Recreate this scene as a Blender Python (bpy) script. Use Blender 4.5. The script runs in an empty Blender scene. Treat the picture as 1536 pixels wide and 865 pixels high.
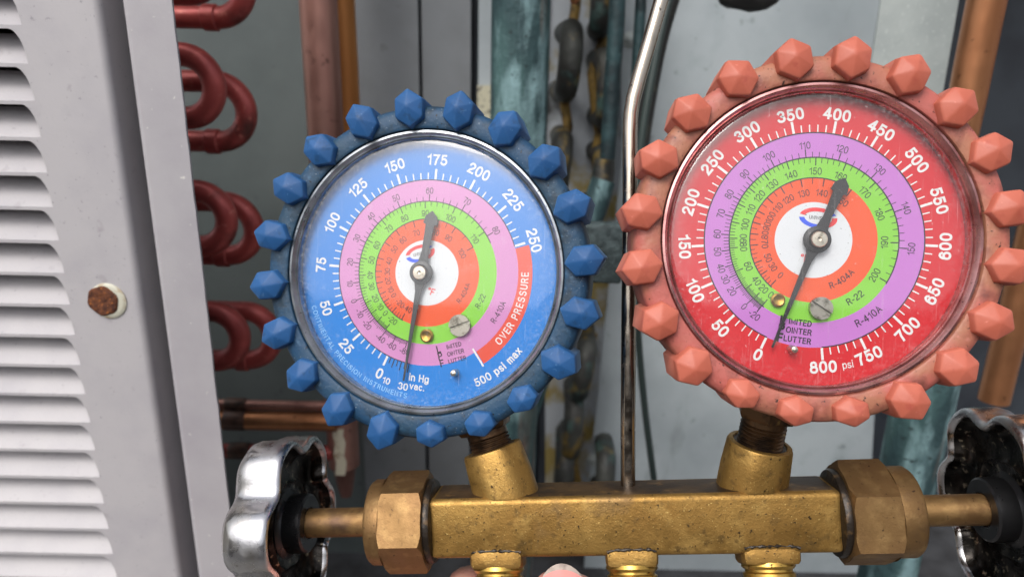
import bpy, bmesh, math, random
from mathutils import Matrix, Vector, noise as mnoise
random.seed(11)
SC = bpy.context.scene
COL = SC.collection
PI = math.pi
MM = 0.001

# ------------------------------------------------------------------ camera
F = 1050.0                                    # focal length in photo pixels (1536 wide)
ROT = Matrix.Rotation(math.radians(73), 3, 'X') @ Matrix.Rotation(math.radians(1.2), 3, 'Z')
cam_d = bpy.data.cameras.new('camera')
cam = bpy.data.objects.new('camera', cam_d)
COL.objects.link(cam)
cam.rotation_euler = ROT.to_euler()
cam_d.sensor_width = 36.0
cam_d.lens = F / 1536 * 36
cam_d.clip_start = 0.005
cam_d.clip_end = 400
cam_d.dof.use_dof = True
cam_d.dof.focus_distance = 0.178
cam_d.dof.aperture_fstop = 14
SC.camera = cam

# ------------------------------------------------------------------ daylight, exposure
SUN_EL, SUN_AZ = 50.0, 208.0                  # azimuth clockwise from +Y: behind and a little left of the viewer
world = bpy.data.worlds.new('World')
SC.world = world
world.use_nodes = True
nt = world.node_tree
sky = nt.nodes.new('ShaderNodeTexSky')
sky.sky_type = 'NISHITA'
sky.sun_disc = False
sky.sun_elevation = math.radians(SUN_EL)
sky.sun_rotation = math.radians(SUN_AZ)
sky.air_density = 1.0
sky.dust_density = 6.0
sky.ozone_density = 1.0
hs = nt.nodes.new('ShaderNodeHueSaturation')
hs.inputs['Saturation'].default_value = 0.28   # overcast: nearly white cloud light
nt.links.new(sky.outputs[0], hs.inputs['Color'])
nt.links.new(hs.outputs[0], nt.nodes['Background'].inputs['Color'])
nt.nodes['Background'].inputs['Strength'].default_value = 0.15
sun_d = bpy.data.lights.new('sun', 'SUN')
sun_d.energy = 0.5
sun_d.angle = math.radians(22)
sun_d.color = (1.0, 0.96, 0.90)
sun = bpy.data.objects.new('sun', sun_d)
COL.objects.link(sun)
_a, _e = math.radians(SUN_AZ), math.radians(SUN_EL)
sdir = Vector((math.sin(_a) * math.cos(_e), math.cos(_a) * math.cos(_e), math.sin(_e)))
sun.rotation_euler = sdir.to_track_quat('Z', 'Y').to_euler()

SC.view_settings.view_transform = 'Standard'
SC.view_settings.look = 'None'
SC.view_settings.exposure = 0.6
SC.view_settings.gamma = 1.0
SC.view_settings.use_curve_mapping = False
SC.render.engine = 'CYCLES'
SC.cycles.use_denoising = True
SC.cycles.max_bounces = 8
SC.cycles.transparent_max_bounces = 12
SC.cycles.caustics_reflective = False
SC.cycles.caustics_refractive = False

# ------------------------------------------------------------------ placing
def P(px, py, z):
    """photo pixel + depth (mm) -> camera-space point in mm"""
    return Vector(((px - 768) / F * z, -(py - 432.5) / F * z, -z))

def cw(p):
    """camera-space mm -> world mm (the camera stands at the origin)"""
    return ROT @ p

def at(px, py, y):
    """point seen at that pixel on the vertical plane Y = y (mm), world mm"""
    d = ROT @ Vector(((px - 768) / F, -(py - 432.5) / F, -1))
    return d * (y / d.y)

def frame(o, x, y, z):
    m = Matrix((( x.x, y.x, z.x, o.x), (x.y, y.y, z.y, o.y), (x.z, y.z, z.z, o.z), (0, 0, 0, 1)))
    return m

# ------------------------------------------------------------------ materials
def lin(r, g, b):
    f = lambda c: (c / 255 / 12.92) if c <= 10 else ((c / 255 + .055) / 1.055) ** 2.4
    return (f(r), f(g), f(b), 1)

def mat(name, base, rough=.5, metal=0., layers=(), bump=(), rvar=None, spec=.5, coat=0., wear=None):
    """base colour (albedo), noise layers (scale per m, colour, lo, hi, detail[, stretch]), bumps (scale, mm)"""
    m = bpy.data.materials.new(name)
    m.use_nodes = True
    t = m.node_tree
    N, L = t.nodes, t.links
    b = N['Principled BSDF']
    b.inputs['Roughness'].default_value = rough
    b.inputs['Metallic'].default_value = metal
    b.inputs['Specular IOR Level'].default_value = spec
    b.inputs['Coat Weight'].default_value = coat
    base = tuple(base)[:3] + (1,)
    b.inputs['Base Color'].default_value = base
    geo = N.new('ShaderNodeNewGeometry')
    def nz(scale, detail=4, stretch=None, rough_=.55):
        n = N.new('ShaderNodeTexNoise')
        n.inputs['Scale'].default_value = scale
        n.inputs['Detail'].default_value = detail
        n.inputs['Roughness'].default_value = rough_
        if stretch:
            mp = N.new('ShaderNodeMapping')
            mp.inputs['Scale'].default_value = stretch
            L.new(geo.outputs['Position'], mp.inputs['Vector'])
            L.new(mp.outputs[0], n.inputs['Vector'])
        else:
            L.new(geo.outputs['Position'], n.inputs['Vector'])
        return n
    cur = None
    for ly in layers:
        scale, colr, lo, hi = ly[:4]
        det = ly[4] if len(ly) > 4 else 4
        st = ly[5] if len(ly) > 5 else None
        amt = ly[6] if len(ly) > 6 else 1.0
        n = nz(scale, det, st)
        r = N.new('ShaderNodeMapRange')
        r.inputs['From Min'].default_value = lo
        r.inputs['From Max'].default_value = hi
        r.inputs['To Max'].default_value = amt
        L.new(n.outputs['Fac'], r.inputs['Value'])
        x = N.new('ShaderNodeMix'); x.data_type = 'RGBA'
        L.new(r.outputs[0], x.inputs['Factor'])
        if cur is None: x.inputs['A'].default_value = base
        else: L.new(cur, x.inputs['A'])
        x.inputs['B'].default_value = tuple(colr)[:3] + (1,)
        cur = x.outputs['Result']
    if wear:                                     # rubbed, paler edges
        r = N.new('ShaderNodeMapRange')
        r.inputs['From Min'].default_value = wear[1]; r.inputs['From Max'].default_value = wear[2]; r.inputs['To Max'].default_value = wear[3]
        L.new(geo.outputs['Pointiness'], r.inputs['Value'])
        x = N.new('ShaderNodeMix'); x.data_type = 'RGBA'
        L.new(r.outputs[0], x.inputs['Factor'])
        if cur is None: x.inputs['A'].default_value = base
        else: L.new(cur, x.inputs['A'])
        x.inputs['B'].default_value = tuple(wear[0])[:3] + (1,)
        cur = x.outputs['Result']
    if cur is not None: L.new(cur, b.inputs['Base Color'])
    if rvar:
        n = nz(rvar[0], 4)
        r = N.new('ShaderNodeMapRange')
        r.inputs['From Min'].default_value = .3; r.inputs['From Max'].default_value = .7
        r.inputs['To Min'].default_value = rvar[1]; r.inputs['To Max'].default_value = rvar[2]
        L.new(n.outputs['Fac'], r.inputs['Value']); L.new(r.outputs[0], b.inputs['Roughness'])
    prev = None
    for bp in bump:
        n = nz(bp[0], 4, bp[2] if len(bp) > 2 else None)
        k = N.new('ShaderNodeBump')
        k.inputs['Strength'].default_value = 1.0
        k.inputs['Distance'].default_value = bp[1] * MM
        L.new(n.outputs['Fac'], k.inputs['Height'])
        if prev: L.new(prev, k.inputs['Normal'])
        prev = k.outputs[0]
    if prev: L.new(prev, b.inputs['Normal'])
    return m

PANEL = mat('grey_paint', lin(168, 165, 168), .48, layers=((55, lin(158, 155, 160), .45, .75, 5), (700, lin(140, 138, 142), .69, .74, 2), (150, lin(150, 146, 150), .66, .78, 3)), bump=((900, .05), (30, .4)))
POST = mat('grey_post_paint', lin(160, 157, 161), .5, layers=((40, lin(148, 144, 150), .4, .75, 5), (500, lin(196, 194, 190), .72, .76, 2)), bump=((900, .05), (30, .3)))
FIN = mat('coil_fin_metal', lin(70, 62, 52), .6, .5, layers=((300, lin(25, 22, 20), .4, .65, 3),))
RUST = mat('rusty_steel', lin(105, 60, 35), .8, .2, layers=((500, lin(60, 30, 20), .4, .65, 5), (900, lin(170, 100, 40), .6, .7, 3)), bump=((700, .5),))
WASHER = mat('washer_nylon', lin(190, 188, 172), .5, layers=((200, lin(150, 120, 76), .52, .7, 4),))
COPPER_RED = mat('oxidised_red_copper', lin(174, 78, 74), .36, .3, layers=((70, lin(146, 62, 60), .4, .65, 4), (60, lin(92, 50, 46), .58, .76, 4), (300, lin(196, 116, 104), .62, .74, 4)), rvar=(120, .3, .5))
COPPER_DUSK = mat('dull_copper', lin(178, 134, 122), .38, .75, layers=((70, lin(134, 92, 84), .4, .7, 4, (1, 1, .15)), (200, lin(92, 64, 60), .62, .75, 4)), rvar=(90, .3, .5))
COPPER_OR = mat('clean_orange_copper', lin(204, 140, 82), .5, .6, layers=((60, lin(180, 116, 62), .4, .7, 4, (1, 1, .2)),), rvar=(90, .42, .58))
COPPER = mat('bare_copper', lin(186, 130, 92), .36, .82, layers=((60, lin(158, 104, 70), .4, .7, 4, (1, 1, .2)), (260, lin(90, 60, 46), .64, .75, 4)), rvar=(90, .3, .48))
PATINA = mat('green_patina', lin(66, 96, 96), .75, .05, layers=((30, lin(36, 60, 64), .44, .56, 6, (1, 1, .25)), (75, lin(120, 150, 154), .5, .64, 6, (1, 1, .3)), (110, lin(46, 72, 76), .52, .66, 6, (1, 1, .45)), (45, lin(112, 84, 70), .6, .68, 4, (1, 1, .1)), (300, lin(34, 50, 52), .62, .72, 3)), bump=((200, 1.0),))
PATINA_D = mat('dark_patina', lin(48, 72, 76), .5, .2, layers=((80, lin(30, 44, 48), .4, .6, 5), (300, lin(90, 118, 118), .64, .72, 4)), bump=((250, .6),))
SLATE = mat('corroded_bracket', lin(66, 78, 80), .7, .2, layers=((160, lin(40, 50, 52), .4, .6, 5), (260, lin(104, 126, 122), .6, .72, 5)), bump=((300, 1.2),))
GALV = mat('galvanised_sheet', lin(178, 187, 191), .5, .15, layers=((14, lin(156, 165, 170), .4, .65, 4), (60, lin(164, 174, 178), .5, .75, 4), (120, lin(118, 126, 128), .66, .78, 4), (40, lin(134, 142, 144), .62, .74, 6, (1, 1, .3))), bump=((25, .5),))
GALV_L = mat('bright_galvanised_sheet', lin(182, 190, 188), .5, .3, layers=((40, lin(160, 168, 168), .4, .7, 5), (500, lin(196, 204, 200), .6, .7, 2)), bump=((25, .5),))
SHEET_D = mat('dark_grey_sheet', lin(100, 108, 108), .55, .1, layers=((18, lin(88, 96, 96), .4, .65, 4), (110, lin(70, 76, 78), .66, .8, 4)), bump=((25, .5),))
SHEET_M = mat('mid_grey_sheet', lin(126, 130, 134), .5, .15, layers=((18, lin(112, 115, 118), .4, .65, 4), (120, lin(84, 84, 84), .66, .8, 4), (30, lin(146, 150, 152), .62, .74, 5, (1, 1, .3))), bump=((25, .5),))
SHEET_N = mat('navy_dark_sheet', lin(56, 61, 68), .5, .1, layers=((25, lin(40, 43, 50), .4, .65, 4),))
PAN = mat('dark_base_pan', lin(64, 65, 68), .75, layers=((60, lin(42, 42, 44), .4, .65, 5), (240, lin(90, 88, 84), .64, .74, 4)), bump=((120, 1.5),))
GROUND = mat('gravel_roof', lin(120, 118, 114), .9, layers=((40, lin(80, 78, 76), .4, .65, 5),))
TAN = mat('oily_tan_tube', lin(142, 116, 62), .45, .3, layers=((150, lin(60, 48, 32), .45, .62, 4),))
OILY = mat('oily_dark_bend', lin(62, 64, 60), .55, .1, layers=((60, lin(38, 36, 36), .4, .6, 4), (80, lin(128, 106, 52), .56, .7, 5), (60, lin(66, 92, 88), .56, .7, 4)), bump=((200, 1.0),))
BLOTCH = mat('stained_end_plate', lin(184, 190, 196), .55, .1, layers=((30, lin(160, 142, 84), .52, .62, 5), (22, lin(84, 86, 86), .56, .66, 4), (45, lin(200, 206, 212), .58, .68, 4)))
LABEL = mat('yellowed_label', lin(196, 192, 168), .6, layers=((260, lin(120, 116, 106), .52, .6, 3),))
TAPE = mat('cream_paint', lin(214, 206, 184), .55, layers=((160, lin(150, 120, 90), .6, .7, 4),))
CABLE = mat('dark_cable', lin(44, 56, 54), .5)
BLACKR = mat('black_rubber', lin(34, 34, 34), .6, layers=((200, lin(60, 62, 52), .55, .7, 4),))

BRASS = mat('tarnished_brass', lin(160, 126, 68), .5, .8,
            layers=((38, lin(140, 106, 54), .4, .62, 5), (110, lin(182, 147, 84), .54, .72, 5), (330, lin(118, 92, 52), .56, .7, 6), (50, lin(112, 92, 68), .6, .76, 5), (1000, lin(62, 48, 32), .645, .71, 3), (520, lin(46, 38, 28), .69, .76, 3), (1600, lin(216, 184, 116), .66, .72, 3, (1, 3, 1))),
            bump=((1000, .1), (2400, .06), (120, .12)), rvar=(200, .4, .62))
BRASS_N = mat('brushed_bronze_brass', lin(132, 103, 65), .5, .8,
              layers=((30, lin(118, 88, 58), .4, .65, 5), (260, lin(152, 122, 80), .5, .75, 4), (800, lin(70, 52, 38), .64, .74, 3), (90, lin(96, 74, 58), .6, .76, 5)),
              bump=((1000, .06), (2400, .04)), rvar=(200, .44, .6))
BRASS_P = mat('polished_brass_ring', lin(186, 150, 76), .32, .92, layers=((300, lin(120, 92, 46), .54, .7, 4), (900, lin(60, 46, 28), .64, .72, 3)))
BRASS_D = mat('dark_stained_brass', lin(104, 78, 54), .38, .8, layers=((160, lin(52, 40, 32), .42, .6, 5), (300, lin(150, 122, 74), .62, .72, 4)), rvar=(200, .3, .5), bump=((400, .1),))
GRIME = mat('oily_black_grime', lin(40, 33, 27), .42, .4, layers=((300, lin(96, 74, 48), .56, .72, 4),), bump=((500, .2),))
STEEL = mat('shiny_steel', lin(176, 166, 154), .2, 1.0, layers=((160, lin(120, 110, 98), .5, .7, 4, (1, 1, .1)), (700, lin(40, 36, 32), .64, .72, 4)), rvar=(300, .12, .3))
CHROME = mat('chrome', lin(200, 200, 204), .16, 1.0, layers=((90, lin(176, 172, 166), .48, .7, 5), (500, lin(120, 114, 106), .64, .74, 4)), rvar=(150, .12, .44), bump=((60, .15), (300, .06)))
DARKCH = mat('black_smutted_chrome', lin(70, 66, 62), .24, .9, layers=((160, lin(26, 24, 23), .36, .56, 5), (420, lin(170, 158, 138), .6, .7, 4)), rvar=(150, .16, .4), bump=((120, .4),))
OILBRN = mat('stained_joint', lin(96, 72, 62), .45, .4, layers=((200, lin(58, 48, 44), .45, .65, 4),))
HUBM = mat('black_plated_hub', lin(56, 56, 58), .3, .8, rvar=(120, .22, .4))

BLUE_T = mat('blue_rubber_tread', lin(25, 70, 118), .5, layers=((110, lin(30, 78, 130), .45, .7, 4), (900, lin(96, 136, 176), .66, .74, 3, None, .4), (300, lin(22, 52, 84), .58, .74, 5)), bump=((900, .06),), spec=.3, wear=(lin(84, 130, 178), .53, .6, .7))
BLUE_R = mat('dirty_blue_rubber', lin(26, 62, 92), .55, layers=((60, lin(32, 62, 84), .42, .6, 4), (180, lin(26, 44, 58), .48, .66, 6), (420, lin(80, 112, 140), .62, .74, 5, None, .5), (1500, lin(150, 160, 170), .67, .72, 2, None, .4), (900, lin(18, 24, 30), .65, .71, 3)), bump=((700, .2), (90, .3)), spec=.4)
RED_T = mat('red_rubber_tread', lin(174, 92, 74), .45, layers=((90, lin(164, 84, 66), .42, .65, 4), (900, lin(216, 140, 124), .68, .76, 3, None, .4), (300, lin(156, 74, 62), .58, .76, 5)), bump=((900, .05),), spec=.35, wear=(lin(220, 140, 120), .53, .6, .6))
RED_R = mat('dirty_red_rubber', lin(164, 88, 80), .5, layers=((60, lin(154, 102, 80), .42, .6, 4), (160, lin(112, 62, 54), .5, .7, 6), (500, lin(186, 122, 112), .62, .74, 5, None, .5), (900, lin(54, 34, 30), .65, .71, 3)), bump=((700, .18), (90, .25)), spec=.45)
BEZ_B = mat('smutted_steel_bezel', lin(150, 156, 162), .32, .9, layers=((120, lin(110, 114, 118), .45, .7, 4), (1300, lin(50, 52, 56), .66, .72, 3)), rvar=(200, .24, .42))
BEZ_R = mat('boot_tinted_steel_bezel', lin(188, 140, 138), .26, .9, layers=((120, lin(150, 100, 98), .45, .7, 4), (1300, lin(70, 36, 40), .67, .73, 3)), rvar=(200, .18, .36))  # steel with the red boot's reflection tinted into its colour
D_BLUE = mat('dial_blue', lin(0, 114, 196), .55)
D_RED = mat('dial_red', lin(192, 5, 24), .55)
D_PUR = mat('dial_lilac', lin(178, 110, 186), .6)
D_PNK = mat('dial_pink', lin(190, 126, 178), .6)
D_GRN = mat('dial_green', lin(122, 190, 54), .6)
D_ORG = mat('dial_orange', lin(214, 76, 20), .6)
D_WHT = mat('dial_white', lin(202, 206, 210), .6, layers=((1500, lin(60, 60, 62), .71, .75, 2),))
D_BLK = mat('print_black', lin(30, 26, 34), .6)
D_LT = mat('print_white', lin(214, 214, 214), .6)
D_OVR = mat('print_orange_band', lin(206, 70, 48), .6)
D_FNT = mat('print_pale_blue', lin(128, 184, 232), .6)
D_LRED = mat('print_red', lin(214, 52, 56), .6)
D_LBLU = mat('print_blue', lin(40, 80, 214), .6)
NEEDLE_K = mat('black_needle', lin(26, 26, 28), .4, layers=((1400, lin(80, 80, 82), .66, .72, 2),))
NEEDLE_G = mat('glare_greyed_needle', lin(52, 55, 59), .45)  # black needle, greyed by reflected light put into the colour
PIN_M = mat('nickel_pin', lin(200, 192, 176), .3, .9, layers=((600, lin(130, 122, 106), .55, .7, 4),))
SCREW_M = mat('dull_nickel_screw', lin(176, 172, 160), .35, .9, layers=((500, lin(100, 96, 84), .5, .7, 4),))
SKIN = mat('skin', lin(214, 158, 140), .5, layers=((120, lin(190, 120, 108), .45, .7, 4), (700, lin(166, 110, 98), .64, .74, 4)), bump=((600, .25),))
SKIN.node_tree.nodes['Principled BSDF'].inputs['Subsurface Weight'].default_value = .1
SKIN.node_tree.nodes['Principled BSDF'].inputs['Subsurface Radius'].default_value = (.002, .001, .0005)
NAIL = mat('fingernail', lin(216, 146, 140), .3, layers=((300, lin(216, 150, 146), .45, .7, 3),))
NAILE = mat('grubby_nail_edge', lin(176, 162, 152), .5, layers=((400, lin(140, 126, 118), .5, .7, 4),))

def lens_mat(name, haze, col):
    """thin clear acrylic: clear straight through, glossy by Fresnel, with a film of dust and fine scratches"""
    m = bpy.data.materials.new(name); m.use_nodes = True
    t = m.node_tree; N, L = t.nodes, t.links
    N.remove(N['Principled BSDF'])
    out = N['Material Output']
    tr = N.new('ShaderNodeBsdfTransparent'); tr.inputs[0].default_value = (.99, .99, .99, 1)
    gl = N.new('ShaderNodeBsdfGlossy'); gl.inputs['Roughness'].default_value = .06
    df = N.new('ShaderNodeBsdfDiffuse'); df.inputs[0].default_value = col
    geo = N.new('ShaderNodeNewGeometry')
    # Schlick reflectance of a thin acrylic sheet, the same from both sides
    def mth(op, a, b=None):
        k = N.new('ShaderNodeMath'); k.operation = op
        for i_, v_ in enumerate((a, b)):
            if v_ is None: continue
            if isinstance(v_, (int, float)): k.inputs[i_].default_value = v_
            else: L.new(v_, k.inputs[i_])
        return k.outputs[0]
    dt = N.new('ShaderNodeVectorMath'); dt.operation = 'DOT_PRODUCT'
    L.new(geo.outputs['Normal'], dt.inputs[0]); L.new(geo.outputs['Incoming'], dt.inputs[1])
    sch = mth('POWER', mth('SUBTRACT', 1.0, mth('ABSOLUTE', dt.outputs['Value'])), 5.0)
    refl = mth('ADD', mth('MULTIPLY', sch, .9), .06)
    def fac(scale, lo, hi, a, b, stretch=None, det=5):
        n = N.new('ShaderNodeTexNoise'); n.inputs['Scale'].default_value = scale; n.inputs['Detail'].default_value = det
        if stretch:
            mp = N.new('ShaderNodeMapping'); mp.inputs['Scale'].default_value = stretch
            mp.inputs['Rotation'].default_value = (.3, .6, .2)
            L.new(geo.outputs['Position'], mp.inputs['Vector']); L.new(mp.outputs[0], n.inputs['Vector'])
        else: L.new(geo.outputs['Position'], n.inputs['Vector'])
        r = N.new('ShaderNodeMapRange')
        r.inputs['From Min'].default_value = lo; r.inputs['From Max'].default_value = hi
        r.inputs['To Min'].default_value = a; r.inputs['To Max'].default_value = b
        L.new(n.outputs['Fac'], r.inputs['Value']); return r.outputs[0]
    def add(a, b):
        k = N.new('ShaderNodeMath'); k.operation = 'ADD'; k.use_clamp = True
        L.new(a, k.inputs[0]); L.new(b, k.inputs[1]); return k.outputs[0]
    h = add(fac(70, .35, .7, haze * .6, haze * 1.5), fac(1500, .67, .74, 0, .16, None, 2))
    h = add(h, fac(2600, .66, .72, 0, .08, (1, .03, .03), 2))
    m1 = N.new('ShaderNodeMixShader'); h = add(h, fac(260, .62, .76, 0, .06))
    # dust packed along the rim of the lens
    tc = N.new('ShaderNodeTexCoord'); ln_ = N.new('ShaderNodeVectorMath'); ln_.operation = 'LENGTH'
    L.new(tc.outputs['Object'], ln_.inputs[0])
    rr_ = N.new('ShaderNodeMapRange'); rr_.inputs['From Min'].default_value = .0285; rr_.inputs['From Max'].default_value = .0365
    L.new(ln_.outputs['Value'], rr_.inputs['Value'])
    h = add(h, mth('MULTIPLY', mth('POWER', rr_.outputs[0], 1.6), fac(1000, .48, .72, .01, .12)))
    L.new(h, m1.inputs[0]); L.new(tr.outputs[0], m1.inputs[1]); L.new(df.outputs[0], m1.inputs[2])
    m2 = N.new('ShaderNodeMixShader'); L.new(refl, m2.inputs[0]); L.new(m1.outputs[0], m2.inputs[1]); L.new(gl.outputs[0], m2.inputs[2])
    L.new(m2.outputs[0], out.inputs['Surface'])
    return m
LENS_B = lens_mat('dusty_clear_lens', .018, (.85, .87, .9, 1))
LENS_R = lens_mat('dusty_clear_lens_rosy', .018, (.85, .82, .82, 1))

# ------------------------------------------------------------------ mesh building (mm in, metres out)
class MB:
    def __init__(self): self.v, self.f, self.mi = [], [], []
    def add(self, vs, fs, mi=0, m=None):
        o = len(self.v)
        self.v += [(m @ Vector(p)) if m else Vector(p) for p in vs]
        for f in fs:
            self.f.append([i + o for i in f]); self.mi.append(mi)
    def box(self, lo, hi, mi=0, m=None, bev=0, seg=2):
        bm = bmesh.new()
        bmesh.ops.create_cube(bm, size=1)
        for v in bm.verts:
            v.co = Vector([(lo[k] + hi[k]) / 2 + v.co[k] * (hi[k] - lo[k]) for k in range(3)])
        if bev: bmesh.ops.bevel(bm, geom=bm.edges[:], offset=bev, segments=seg, affect='EDGES', profile=.5)
        self.bm(bm, mi, m)
    def bm(self, bm, mi=0, m=None):
        bm.verts.index_update()
        self.add([v.co.copy() for v in bm.verts], [[v.index for v in f.verts] for f in bm.faces], mi, m)
        bm.free()
    def loops(self, L, mi=0, m=None, cap0=False, cap1=False, closed=True):
        """skin equal-length rings"""
        n = len(L[0]); vs = [p for l in L for p in l]; fs = []
        for a in range(len(L) - 1):
            for i in range(n if closed else n - 1):
                j = (i + 1) % n
                fs.append([a * n + i, a * n + j, (a + 1) * n + j, (a + 1) * n + i])
        if cap0: fs.append(list(range(n))[::-1])
        if cap1: fs.append([(len(L) - 1) * n + i for i in range(n)])
        self.add(vs, fs, mi, m)
    def lathe(self, prof, seg=48, mi=0, m=None, cap0=False, cap1=False, a0=0):
        """profile (r, z) about +Z; profile runs so that faces point outwards when z increases"""
        L = [[(r * math.cos(a0 + 2 * PI * i / seg), r * math.sin(a0 + 2 * PI * i / seg), z) for i in range(seg)] for r, z in prof]
        self.loops(L, mi, m, cap0, cap1)
    def tube(self, path, r, seg=16, mi=0, m=None, cap=True, rr=None):
        pts = [Vector(p) for p in path]
        L = []
        t = (pts[1] - pts[0]).normalized()
        u = t.orthogonal().normalized()
        for i, p in enumerate(pts):
            t2 = (pts[min(i + 1, len(pts) - 1)] - pts[max(i - 1, 0)]).normalized()
            q = t.rotation_difference(t2); u = q @ u; t = t2
            w = t.cross(u).normalized()
            R_ = rr[i] if rr else r
            L.append([p + R_ * (u * math.cos(2 * PI * k / seg) + w * math.sin(2 * PI * k / seg)) for k in range(seg)])
        self.loops(L, mi, m, cap, cap)
    def mesh(self, name, mats, sharp=38):
        me = bpy.data.meshes.new(name)
        me.from_pydata([v * MM for v in self.v], [], self.f)
        for x in (mats if isinstance(mats, (list, tuple)) else [mats]): me.materials.append(x)
        me.polygons.foreach_set('material_index', self.mi)
        bm = bmesh.new(); bm.from_mesh(me)
        bmesh.ops.recalc_face_normals(bm, faces=bm.faces)
        bm.to_mesh(me); bm.free()
        me.shade_smooth()
        if sharp is not None: me.set_sharp_from_angle(angle=math.radians(sharp))
        return me

WM = {}
def link(name, data, parent=None, W=None, label=None):
    """link an object whose world frame (mm) is W; parents get a local matrix"""
    o = bpy.data.objects.new(name, data)
    COL.objects.link(o)
    W = W.copy() if W is not None else (WM[parent.name].copy() if parent else Matrix())
    if parent:
        o.parent = parent
        B = WM[parent.name].inverted() @ W
    else: B = W.copy()
    B.translation = B.translation * MM
    o.matrix_basis = B
    WM[o.name] = W
    if label: o['label'] = label
    return o
def obj(name, mb, mats, parent=None, W=None, label=None, sharp=38):
    return link(name, mb.mesh(name, mats, sharp), parent, W, label)
def empty(name, W=None, parent=None, label=None):
    o = link(name, None, parent, W, label); o.empty_display_size = .01; return o
def tag(o, label, cat, group=None, kind=None):
    o['label'] = label; o['category'] = cat
    if group: o['group'] = group
    if kind: o['kind'] = kind
    return o
def local(parent, sub):
    """W of a frame given in the parent's frame"""
    return WM[parent.name] @ sub
def T(x, y, z): return Matrix.Translation((x, y, z))
def along(p, d, up=Vector((0, 0, 1))):
    """frame at p whose Z points along d"""
    z = d.normalized(); x = up.cross(z)
    if x.length < 1e-4: x = Vector((1, 0, 0))
    x.normalize(); y = z.cross(x)
    return frame(p, x, y, z)
def TW(p): return Matrix.Translation(p)

# ------------------------------------------------------------------ the setting
g = MB(); g.add([(-60000, -60000, 0), (60000, -60000, 0), (60000, 60000, 0), (-60000, 60000, 0)], [[0, 1, 2, 3]])
o = obj('ground', g, GROUND, None, T(0, 0, -1250)); o['kind'] = 'structure'; o['label'] = 'grey gravelly ground below the equipment'

q = MB(); q.box((-6000, -3300, -1248), (6000, -3100, 760))  # unseen wall added so the lenses and brass reflect something dark
tag(obj('reflection_wall', q, mat('dark_wall', lin(84, 76, 70), .9, layers=((4, lin(66, 61, 57), .4, .65, 5),))), 'low dark wall added unseen behind the viewer for the reflections', 'wall')

# equipment cabinet: the sheet-metal back and base seen between the gauges
def plate(poly, y, th):
    """upright sheet: polygon of photo pixels on the plane Y = y, thickness th behind it"""
    mb = MB()
    a = [at(px, py, y) for px, py in poly]
    b = [p + Vector((0, th, 0)) for p in a]
    n = len(a)
    mb.add(a + b, [list(range(n))[::-1], [n + i for i in range(n)]] + [[i, (i + 1) % n, n + (i + 1) % n, n + i] for i in range(n)])
    return mb
def upright(px, py, y): return at(px, py, y).x
def sheet(x0, x1, y, z0, z1, th=1.2, bev=.4):
    mb = MB(); mb.box((x0, y, z0), (x1, y + th, z1), bev=bev, seg=1); return mb
cab = empty('equipment_cabinet', T(0, 420, -330))
tag(cab, 'grey sheet metal cabinet back behind the gauges, streaked and dull', 'cabinet')
ZT, ZB = 210, -330
W0 = Matrix()
def panel_part(mb, m, lab): return obj('panel', mb, m, cab, W0, lab)
xa, xb, xc, xd, xe = [upright(p, 60, 420) for p in (515, 630, 713, 742, 900)]
panel_part(sheet(-330, xa, 424, ZB, ZT), SHEET_D, 'dark grey sheet behind the copper bends')
panel_part(sheet(xa + .5, xb - .8, 420, ZB, ZT), SHEET_M, 'mid grey sheet right of the copper pipes')
panel_part(sheet(xb + .8, xc - 2.5, 421, ZB, ZT), SHEET_M, 'mid grey sheet above the blue gauge')
panel_part(sheet(xc + 1.5, xd + 30, 424, ZB, ZT), GALV, 'pale sheet beside the thick green pipe')
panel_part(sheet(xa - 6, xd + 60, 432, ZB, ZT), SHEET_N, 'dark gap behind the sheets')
panel_part(plate([(932, -260), (932, 240), (884, 715), (868, 1000), (1290, 1000), (1362, -260)], 414, 1.5), GALV, 'pale galvanised sheet between the two gauges')
panel_part(sheet(upright(1300, 60, 470), 520, 470, ZB, ZT), SHEET_N, 'dark sheet at the far right')
panel_part(plate([(818, -260), (818, 1000), (930, 1000), (950, -260)], 428, 1.5), BLOTCH, 'stained plate behind the oily bends')
q = MB(); q.box((-330, 290, 212), (520, 478, 214))  # lid added out of view to shade the upper sheets
obj('lid', q, SHEET_M, cab, W0, 'unseen grey lid added over the pipes for shade')
q = MB(); q.box((-330, 250, -336), (520, 480, -330.5))
obj('base_pan', q, PAN, cab, W0, 'dark dirty base pan')
for px, py, y in ((945, 60, 414), (890, 690, 414), (1168, 690, 414)):
    p = at(px, py, y)
    r = MB(); r.lathe([(4.6, 0), (4.4, .6), (2.8, .9), (2.6, 1.8), (1.4, 2.3), (.01, 2.4)], 20)
    obj('rivet', r, GALV_L, cab, frame(p + Vector((0, .2, 0)), Vector((1, 0, 0)), Vector((0, 0, 1)), Vector((0, -1, 0))))
lb = plate([(716, 128), (741, 128), (741, 182), (716, 182)], 423.4, .4)
tag(obj('sticker', lb, LABEL), 'small yellowed sticker left of the thick green pipe', 'sticker')

# bright strip upper right
br = MB()
s = plate([(1331, -60), (1449, -60), (1381, 330), (1271, 330)], 358, 1.5)
tag(obj('metal_strip', s, GALV_L), 'pale brushed metal strip behind the top of the red gauge', 'metal strip')

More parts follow.
